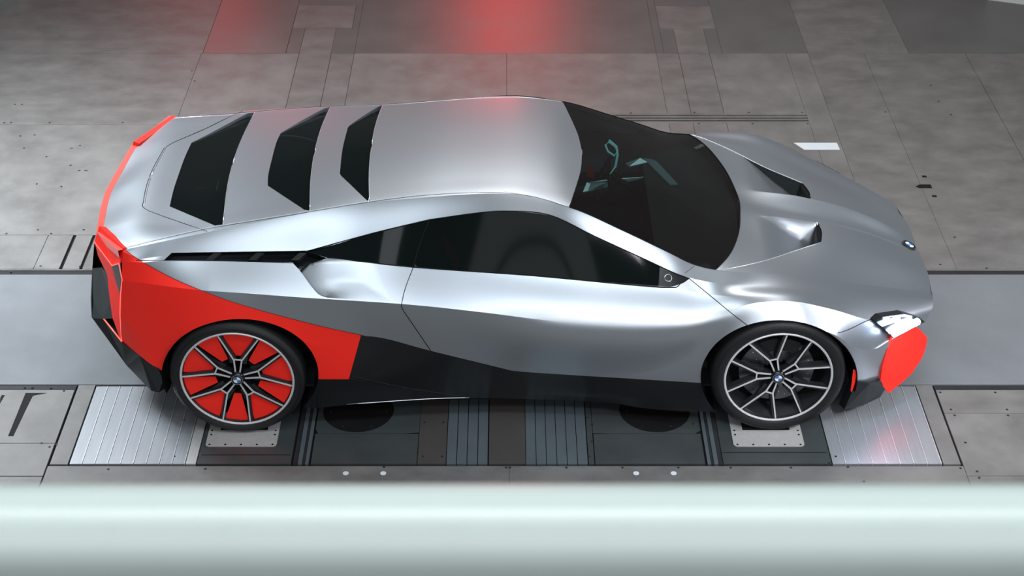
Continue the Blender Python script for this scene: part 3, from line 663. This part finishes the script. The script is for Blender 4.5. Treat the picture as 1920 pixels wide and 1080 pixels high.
# camera ring and dots on the window corner
p, n_ = near3d(1253, 521, (4,))
e1 = Vector((1, 0, 0)); n_ = Vector((n_[0], -n_[1], n_[2])); e1 = (e1-n_*e1.dot(n_)).normalized(); e2 = n_.cross(e1); c_ = Vector((p[0], -p[1], p[2]))+n_*.0015
b = MB(); b.tube([c_+e1*.018*math.cos(a)+e2*.018*math.sin(a) for a in [math.pi*q/12 for q in range(24)]], .0012, 5, True); b.build('camera_ring', M['chrome'], car, True)
b = MB()
for du, dv in ((0, 0), (3, -2), (-2, 3), (-2, -12), (0, -15), (4, -10), (-10, -15), (2, -8), (26, -1)):
    q = c_+e1*du*.0027+e2*(-dv)*.0031*(1 if e2.z > 0 else -1); b.add([q+e1*.0016, q+e2*.0016, q-e1*.0016, q-e2*.0016], [(0, 1, 2, 3)])
o = b.build('camera_dots', M['chrome'], car); o['kind'] = 'stuff'

# ------------------------------------------------------------------ explicit panels (tail, nose)
def panel(name, m, pts, th=(0.0, .02, 0.0), label=None, mirror=True, flat=True):
    outs = []
    for s_ in ((1, -1) if mirror else (1,)):
        q = [Vector(p) for p in pts]; q = [Vector((p.x, p.y*s_, p.z)) for p in q]; t_ = Vector((th[0], th[1]*s_, th[2])); n = len(q)
        bm = bmesh.new(); fv = [bm.verts.new(p) for p in q]; bv = [bm.verts.new(p+t_) for p in q]
        bm.faces.new(fv); bm.faces.new(bv[::-1])
        for i in range(n): bm.faces.new((fv[i], bv[i], bv[(i+1) % n], fv[(i+1) % n]))
        bmesh.ops.recalc_face_normals(bm, faces=bm.faces); bmesh.ops.triangulate(bm, faces=bm.faces)
        me = bpy.data.meshes.new(name); bm.to_mesh(me); bm.free(); me.materials.append(M[m]); o = link(name, me, car)
        if label: o['label'] = label
        outs.append(o)
    return outs
def Q(l): return [PN(*a) for a in l]
panel('tail_panel', 'red', Q([(186, 424, .465), (231, 465, .727), (225, 493, .745), (209, 498, .66), (177, 453, .48)]), (.03, .01, -.01), 'red tail panel above the rear light')
panel('tail_fin', 'red', Q([(177, 453, .48), (209, 498, .66), (224, 551, .73), (226, 587, .76), (227, 640, .78), (211, 596, .70), (206, 562, .66), (201, 515, .60), (184, 480, .51)]), (.03, .01, 0), 'red vertical tail fin')
panel('light_cavity', 'black', Q([(209, 497, .665), (226, 493, .75), (227, 525, .765), (225, 553, .755)]), (.05, .03, 0))
b = None
def bar(pts, name, m, r, both=True, parent=None, label=None):
    for s_ in ((-1, 1) if both else (-1,)):
        b = MB(); b.tube([(p.x, p.y*(1 if s_ < 0 else -1), p.z) for p in pts], r, 6); o = b.build(name, M[m], parent or car, True)
        if label: o['label'] = label
bar(Q([(177, 454, .485), (210, 498, .67), (223, 494, .75), (229, 525, .785), (226, 552, .775), (225, 587, .775), (228, 640, .785)]), 'tail_light', 'redlamp', .003, label='thin glowing red tail light line')
bar(Q([(194, 597, .60), (228, 640, .79)]), 'tail_light', 'redlamp', .004, label='thin glowing red tail light line')
# red lip along the rear edge of the deck
edge = [Vector((-2.18, 0, .902)), Vector((-2.166, -.195, .904)), Vector((-2.124, -.462, .935)), Vector((-1.95, -.727, .986))]
rimp = curve([tuple(p) for p in edge[:3]], 6)[:-1]+[tuple(edge[2]), tuple(edge[3])]
for s_ in (-1, 1):
    vs = []; fs = []
    for p in rimp:
        vs += [(p[0]+.004, p[1]*-s_, p[2]+.004), (p[0]-.030, p[1]*-s_*1.015, p[2]+.001), (p[0]-.028, p[1]*-s_*1.015, p[2]-.045), (p[0]+.01, p[1]*-s_, p[2]-.045)]
    for i in range(len(rimp)-1):
        for k in range(4): fs.append((4*i+k, 4*i+(k+1) % 4, 4*i+4+(k+1) % 4, 4*i+4+k))
    o = mesh_obj('deck_lip', vs, fs, M['redlip'], car); o['label'] = 'thin bright red lip along the rear edge of the deck'
panel('rear_diffuser', 'graphite', Q([(173, 503, .40), (190, 502, .50), (203, 515, .60), (208, 562, .66), (212, 597, .70), (192, 598, .60), (172, 596, .50), (170, 560, .44)]), (.05, .04, 0), 'dark rear diffuser side')
panel('rear_bumper', 'matteblack', Q([(172, 595, .50), (193, 597, .60), (228, 641, .79), (262, 667, .87), (297, 691, .935), (306, 712, .93), (298, 736, .87), (284, 733, .84), (238, 686, .70)]), (.04, .06, 0.0), 'black lower rear bumper')
c1, c2, c3_, c4 = PN(177, 453, .48), PN(173, 503, .40), PN(172, 595, .50), PN(238, 686, .70)
prof = [[(-2.205, .0, .86), (-2.19, -.2, .86), (-2.15, -.462, .89)], [(-2.24, 0, .80), (-2.22, -.2, .80), tuple(c1)], [(-2.25, 0, .68), (-2.25, -.2, .68), tuple(c2)], [(-2.27, 0, .42), (-2.26, -.25, .42), tuple(c3_)], [(-2.0, 0, .16), (-2.0, -.35, .16), tuple(c4)]]
for r_ in range(4):
    for s_ in (1, -1):
        vs = [(x, y*s_, z) for x, y, z in prof[r_]+prof[r_+1]]
        fs = [(0, 1, 4, 3), (1, 2, 5, 4)]
        vs += [(x+.03, y, z) for x, y, z in vs[:6]]; fs += [(6, 9, 10, 7), (7, 10, 11, 8)]
        mesh_obj(('tail_centre', 'tail_centre', 'rear_grille', 'rear_diffuser')[r_], vs, fs, M[('red', 'graphite', 'black', 'black')[r_]], car)
# nose
o1 = [(2.296, 0, .533), (2.303, -.086, .530), (2.306, -.252, .524), PN(1750, 562, .50), PN(1749, 575, .545), PN(1737, 599, .60)]
o2 = [(2.25, 0, .40), (2.25, -.086, .40), (2.255, -.252, .40), (2.22, -.48, .42), (2.20, -.53, .43), (2.16, -.60, .45)]
o3 = [(2.24, 0, .16), (2.24, -.086, .16), (2.23, -.252, .16), (2.19, -.45, .14), (2.16, -.55, .13), (2.09, -.70, .10)]
for a, b_, nm, mm in ((o1, o2, 'nose_grille', 'black'), (o2, o3, 'nose_intake', 'matteblack')):
    for s_ in (1, -1):
        vs = [(p[0], p[1]*s_, p[2]) for p in a]+[(p[0], p[1]*s_, p[2]) for p in b_]; n = len(a)
        fs = [(i, i+1, n+i+1, n+i) for i in range(n-1)]
        vs += [(x-.03, y, z) for x, y, z in vs]; fs += [(2*n+n+i, 2*n+n+i+1, 2*n+i+1, 2*n+i) for i in range(n-1)]
        mesh_obj(nm, vs, fs, M[mm], car)
panel('front_blade', 'red', Q([(1671, 627, .815), (1690, 618, .74), (1713, 611, .665), (1727, 620, .63), (1739, 633, .60), (1736, 652, .62), (1729, 671, .645), (1709, 701, .71), (1688, 720, .765), (1666, 737, .82), (1657, 726, .84), (1651, 713, .85), (1654, 690, .85), (1662, 662, .84)]), (-.01, .022, 0), 'orange-red blade at the front corner')
panel('front_splitter', 'graphite', Q([(1606, 716, .905), (1630, 720, .885), (1651, 713, .855), (1660, 728, .83), (1650, 745, .80), (1618, 760, .86), (1583, 768, .90)]), (-.02, .05, 0))
panel('bumper_corner', 'silver', Q([(1668, 640, .80), (1652, 712, .83), (1652, 714, .80), (1671, 628, .77)]), (.10, .12, 0))
# headlights
for s_ in (1, -1):
    hp = Q([(1636, 600, .843), (1652, 594, .82), (1692, 588, .74), (1722, 595, .68), (1732, 603, .64), (1700, 618, .75), (1670, 631, .84), (1658, 618, .85)])
    off = Vector((.004, -.008, .004)) if s_ > 0 else Vector((-.05, .07, -.06)); hp = [p+off for p in hp]; hp = [Vector((p.x, p.y*s_, p.z)) for p in hp]
    bm = bmesh.new(); fv = [bm.verts.new(p) for p in hp]; bv = [bm.verts.new(p+Vector((-.02, .05*s_, -.01))) for p in hp]; n = len(hp)
    bm.faces.new(fv); bm.faces.new(bv[::-1])
    for i in range(n): bm.faces.new((fv[i], bv[i], bv[(i+1) % n], fv[(i+1) % n]))
    bmesh.ops.recalc_face_normals(bm, faces=bm.faces); me = bpy.data.meshes.new('headlight'); bm.to_mesh(me); bm.free(); me.materials.append(M['black'])
    hl = link('headlight', me, car); hl['label'] = 'headlight with two blazing blue-white light bars'
    for pts, r in (([(1650, 607, .85), (1668, 601, .83), (1682, 596, .80)], .0125), ([(1672, 625, .855), (1695, 613, .80), (1717, 602, .72)], .0185)):
        b = MB(); b.tube([Vector((p.x, p.y*s_, p.z)) for p in [PN(*a)+(Vector((.006, -.012, .006)) if s_ > 0 else Vector((-.05, .07, -.06))) for a in pts]], r, 10); b.build('light_bar', M['lamp'], hl, True, 50)
# nose emblem
def roundel(c, nrm, up, r, parent, name='emblem'):
    nrm = Vector(nrm).normalized(); up = Vector(up); up = (up-nrm*up.dot(nrm)).normalized(); rt = up.cross(nrm); c = Vector(c)
    def disc(r0, r1, a0, a1, h, n=8):
        vs = []; fs = []
        for i in range(n+1):
            a = R(a0+(a1-a0)*i/n); d_ = rt*math.cos(a)+up*math.sin(a)
            vs += [c+d_*r0+nrm*h, c+d_*r1+nrm*h]
        for i in range(n): fs.append((2*i, 2*i+1, 2*i+3, 2*i+2))
        return vs, fs
    b = MB(); n = 24
    ring = [c+(rt*math.cos(2*math.pi*k/n)+up*math.sin(2*math.pi*k/n))*r for k in range(n)]
    b.add(list(ring)+[p+nrm*r*.10 for p in ring], [tuple(range(n, 2*n))]+[(k, (k+1) % n, n+(k+1) % n, n+k) for k in range(n)]); base = b.build(name, M['black'], parent)
    if name != 'hub_emblem_': pass
    for mm, an in (('emblem_blue', (90, 270)), ('emblem_white', (0, 180))):
        b = MB()
        for a in an: b.add(*disc(0, r*.62, a, a+90, r*.13))
        b.build('emblem_quarters', M[mm], parent)
    b = MB(); b.add(*disc(r*.62, r*.68, 0, 360, r*.14, 24)); b.add(*disc(r*.94, r*1.0, 0, 360, r*.12, 24)); b.build('emblem_ring', M['chrome'], parent)
p, n_ = near3d(1697, 456, (0, 1)); roundel(Vector((p[0], 0, p[2]))+Vector((0, 0, .004)), (n_[0], 0, n_[2]), (-1, 0, .5), .041, car)

# ------------------------------------------------------------------ wheels
def lathe(prof, n=72, half=False):      # prof: (radius, depth); axis = depth (+ is inward)
    vs = []; fs = []; m = len(prof)
    for i in range(n):
        a = 2*math.pi*i/n
        for r, y in prof: vs.append((r*math.cos(a), y, r*math.sin(a)))
    for i in range(n):
        j = (i+1) % n
        for k in range(m-1): fs.append((i*m+k, j*m+k, j*m+k+1, i*m+k+1))
    return vs, fs
def wheel(cx, cz, yface, Rt, Rr, rear, s_):
    # near side s_=-1: depth runs towards +y
    wobj = bpy.data.objects.new('wheel', None); COL.objects.link(wobj); wobj.parent = car; wobj.location = (cx, s_*yface, cz); wobj.empty_display_size = .1
    wobj['label'] = 'rear wheel with red inserts between black and silver spokes' if rear else 'front wheel with black and silver double spokes'
    dy = -s_
    def fx(vs): return [(x, y*dy, z) for x, y, z in vs]
    def mk(name, vs, fs, m, smooth=False, angle=None):
        f2 = fs if dy > 0 else [tuple(f[::-1]) for f in fs]
        return mesh_obj(name, fx(vs), f2, M[m], wobj, smooth, angle)
    W = .29 if rear else .25
    mk('tyre', *lathe([(Rr+.004, .022), (Rr+.004, .006), (Rr+.012, .000), (Rr+.03, -.006), (Rt-.03, -.004), (Rt-.012, .008), (Rt-.003, .022), (Rt, .04), (Rt, W-.04), (Rt-.012, W-.008), (Rr+.02, W)]), 'rubber', True, 40)
    b = MB()
    for rr in (Rt-.024, Rt-.018): b.add(*lathe([(rr-.0008, -.0052+(.001 if rr > Rt-.02 else 0)), (rr, -.0072+(.002 if rr > Rt-.02 else 0)), (rr+.0008, -.0052+(.001 if rr > Rt-.02 else 0))]))
    mk('tyre_rings', b.v, b.f, 'rubber', True)
    mk('rim_lip', *lathe([(Rr-.009, .012), (Rr-.0075, .004), (Rr-.001, .001), (Rr+.0035, .004), (Rr+.004, .020)]), 'rim', True, 40)
    mk('rim_barrel', *lathe([(Rr-.0085, .008), (Rr-.012, .03), (Rr-.03, .05), (Rr-.036, W-.03), (Rr-.01, W)]), 'rimdark', True, 40)
    mk('wheel_back', *lathe([(.001, .135), (Rr-.03, .135)]), 'matteblack')
    ph0 = 84 if rear else 107
    face = lambda a: .020-.010*min(1, a/ (Rr*.95))          # concave: the hub lies deeper
    def strip(p, q, w0, w1, dep0, dep1, B, off=0, taper=1):
        p = Vector(p); q = Vector(q); t = (q-p).normalized(); nn = Vector((-t.y, t.x))
        vs = []
        for pt, w_ in ((p, w0), (q, w1)):
            for sg_ in (-1, 1):
                a = pt+nn*(w_/2*sg_+off); y = face(pt.length); vs.append((a.x, y+dep0, a.y))
        for pt, w_ in ((p, w0), (q, w1)):
            for sg_ in (-1, 1):
                a = pt+nn*(w_/2*sg_*taper+off); y = face(pt.length); vs.append((a.x, y+dep1, a.y))
        B.add(vs, [(0, 2, 3, 1), (4, 5, 7, 6), (0, 4, 6, 2), (1, 3, 7, 5), (0, 1, 5, 4), (2, 6, 7, 3)])
    for k in range(5):
        ph = R(ph0+72*k); A = Vector((math.cos(ph), math.sin(ph))); Bv = Vector((-A.y, A.x)); br = MB(); dk = MB()
        for sg_ in (-1, 1):
            s0 = A*Rr*.125+Bv*sg_*Rr*.040; j = A*Rr*.40+Bv*sg_*Rr*.070
            an = ph+sg_*R(21.5); e = Vector((math.cos(an), math.sin(an)))*(Rr-.008)
            strip(s0, j, .0075, .0080, 0, .004, br); strip(j-A*.003, e, .0080, .0075, 0, .004, br)
            strip(s0, j, .010, .012, .004, .045, dk, taper=1.6); strip(j, e, .013, .019, .004, .040, dk, off=-sg_*.006, taper=1.5)
            strip(A*Rr*.28+Bv*sg_*Rr*.10, (j*1.2+e*.8)/2, .026, .006, .018, .045, dk)
        strip(A*Rr*.40-Bv*Rr*.078, A*Rr*.40+Bv*Rr*.078, .007, .007, 0, .004, br)
        mk('spoke_face', br.v, br.f, 'rim'); mk('spoke', dk.v, dk.f, 'rimdark')
        if rear:
            for c_, w_, r0 in ((ph, 17.0, .46), (ph+R(36), 12.2, .40)):
                vs = []; n = 6
                for dd in (.024, .030):
                    for i in range(n+1): a = c_+R(-w_+2*w_*i/n); vs.append((math.cos(a)*Rr*.957, dd, math.sin(a)*Rr*.955))
                    a = c_+R(w_*.75); vs.append((math.cos(a)*Rr*r0, dd+.012, math.sin(a)*Rr*r0)); a = c_-R(w_*.75); vs.append((math.cos(a)*Rr*r0, dd+.012, math.sin(a)*Rr*r0))
                m = n+3; mk('wheel_insert', vs, [tuple(range(m))[::-1], tuple(range(m, 2*m))]+[(i, (i+1) % m, m+(i+1) % m, m+i) for i in range(m)], 'red')
    mk('brake_disc', *lathe([(.06, .085), (.07, .080), (Rr*.70, .080), (Rr*.70, .10)]), 'disc' if not rear else 'matteblack')
    if not rear:
        b = MB()
        for i in range(36):
            a = 2*math.pi*i/36; r = Rr*(.45, .53, .61)[i % 3]; b.add([(r*math.cos(a)+.003*math.cos(t), .0795, r*math.sin(a)+.003*math.sin(t)) for t in [math.pi*q/3 for q in range(6)]][::1], [tuple(range(6))])
        o = mk('disc_holes', b.v, b.f, 'chrome'); o['kind'] = 'stuff'
        vs, fs = [], []
        for i in range(9):
            a = R(60+ i*8)
            for r, y in ((Rr*.50, .055), (Rr*.76, .055), (Rr*.76, .11), (Rr*.50, .11)): vs.append((r*math.cos(a), y, r*math.sin(a)))
        for i in range(8):
            for q in range(4): fs.append((4*i+q, 4*i+4+q, 4*i+4+(q+1) % 4, 4*i+(q+1) % 4))
        fs += [(0, 1, 2, 3), (35, 34, 33, 32)]; mk('brake_caliper', vs, fs, 'graphite')
    mk('hub_cap', *lathe([(.001, .004), (.030, .004), (.036, .010), (.040, .026), (.044, .085)]), 'black', True, 40)
    roundel((0, .0035*dy, 0), (0, -dy, 0), (0, 0, 1), .030, wobj, 'hub_emblem')
for s_ in (-1, 1):
    wheel(-1.400, .352, .985, .352, .2925, True, s_)
    wheel(1.400, .350, .968, .350, .279, False, s_)
# wheel wells
for s_ in (-1, 1):
    for cx_, e_, Yo in ((-1.4, PAR, .972), (1.4, PAF, .955)):
        pts = [P(u, v, Yo) for u, v in e_]; vs = []; fs = []; idx = [i for i in range(len(e_)) if e_[i][1] < 742]
        idx = sorted(idx, key=lambda i: (i-18+0) % 72 if False else ((i-30) % 72)); n = len(idx)
        for i in idx: x, y, z = pts[i]; vs += [(x, s_*y, z), (x+(cx_-x)*.02, s_*(y-.06), z-.012), (x, s_*.58, z)]
        for i in range(n-1):
            for k in range(2): fs.append((3*i+k, 3*i+3+k, 3*i+4+k, 3*i+1+k))
        fs.append(tuple(3*i+2 for i in range(n)))
        mesh_obj('wheel_well', vs, fs, M['matteblack'], car)
    b = MB()
    q = [(1600, 692), (1604, 694), (1606, 705), (1602, 722), (1597, 735), (1595, 733)]
    vs = [P(u, v, .935) for u, v in q]+[P(u, v, .915) for u, v in q]; m = len(q)
    b.add([(x, s_*y, z) for x, y, z in vs], [tuple(range(m)), tuple(range(m, 2*m))[::-1]]+[(i, (i+1) % m, m+(i+1) % m, m+i) for i in range(m)]); o = b.build('side_marker', M['red'], car); o['label'] = 'red side marker in the front wheel opening'
# underbody
b = MB(); b.box(-2.0, 2.1, -.57, .57, .13, .20); b.box(-.98, .96, -.86, .86, .13, .19); b.box(-.95, .92, -.84, .84, .19, .30); b.build('underbody', M['matteblack'], car)
b = MB(); b.box(-.75, 1.15, -.80, .80, .30, .34); b.box(-1.0, -.75, -.70, .70, .30, .85); b.box(1.12, 1.16, -.70, .70, .30, .78); b.build('cabin_floor', M['cabin'], car)
# cabin
b = MB(); b.prism([(.78, -.70), (1.05, -.72), (1.22, -.60), (1.26, 0), (1.22, .60), (1.05, .72), (.78, .70)], .62, .80); b.box(.80, .9, -.25, .25, .34, .62); b.build('dashboard', M['cabin'], car)
for y in (-.36, .36):
    b = MB(); b.box(-.35, .25, y-.24, y+.24, .36, .50)
    b.add([(-.38, y-.24, .48), (-.22, y-.24, .50), (-.22, y+.24, .50), (-.38, y+.24, .48), (-.62, y-.18, 1.0), (-.52, y-.18, 1.03), (-.52, y+.18, 1.03), (-.62, y+.18, 1.0)], [(3, 2, 1, 0), (4, 5, 6, 7), (0, 1, 5, 4), (1, 2, 6, 5), (2, 3, 7, 6), (3, 0, 4, 7)])
    b.build('seat', M['cabin'], car)
    b = MB(); b.add([(-.27, y-.10, .66), (-.27, y+.10, .66), (-.36, y+.07, .86), (-.36, y-.07, .86)], [(0, 1, 2, 3)]); b.build('seat_stripe', M['cabinred'], car)
c_ = Vector((.58, .36, .80)); ax = Vector((-.86, 0, .5)).normalized(); e1 = Vector((0, 1, 0)); e2 = ax.cross(e1)
b = MB(); b.tube([c_+e1*.17*math.cos(a)+e2*.14*math.sin(a) for a in [math.pi*q/16 for q in range(32)]], .012, 8, True); b.tube([c_-e1*.16, c_+e1*.16], .014, 6); b.tube([c_, c_-ax*.25], .02, 8); b.build('steering_wheel', M['graphite'], car, True)
def lay(name, m, pts, z=None):      # thin trims lying in the cabin, far side of the centre line counts negative
    pts = [Vector((G(u, v, zz)[0], G(u, v, zz)[1], zz)) for u, v, zz in pts]; n = len(pts)
    mesh_obj(name, pts+[p-Vector((0, 0, .006)) for p in pts], [tuple(range(n)), tuple(range(n, 2*n))[::-1]]+[(i, (i+1) % n, n+(i+1) % n, n+i) for i in range(n)], M[m], car)
lay('dash_trim', 'crystal', [(1172, 306, .80), (1200, 296, .82), (1222, 298, .82), (1232, 303, .82), (1271, 345, .81), (1256, 346, .81), (1214, 304, .81), (1180, 312, .80)])
lay('console_trim', 'crystal', [(1093, 360, .70), (1100, 342, .72), (1150, 335, .74), (1217, 331, .76), (1168, 342, .73), (1130, 352, .70)])
lay('cabin_accent', 'cabinred', [(1100, 330, .70), (1102, 303, .70), (1115, 326, .70), (1113, 333, .70)])
b = MB(); b.tube([PN(1135, 272, -.36), PN(1142, 266, -.36), PN(1153, 274, -.36), PN(1158, 283, -.36), PN(1152, 292, -.36), PN(1140, 284, -.36)], .006, 6, True); b.tube([PN(1142, 263, -.36), PN(1156, 275, -.36), PN(1158, 290, -.36), PN(1154, 312, -.36), PN(1141, 331, -.36)], .007, 6); b.build('lit_instrument', M['crystal2'], car, True)
for y in (-.62, .62):
    b = MB(); b.box(-.2, .78, y-.03, y+.03, .60, .66); b.build('door_trim', M['cabin'], car)
    b = MB(); b.box(0.0, .35, y-.035, y+.035, .66, .668); b.build('door_accent', M['cabinred'], car)
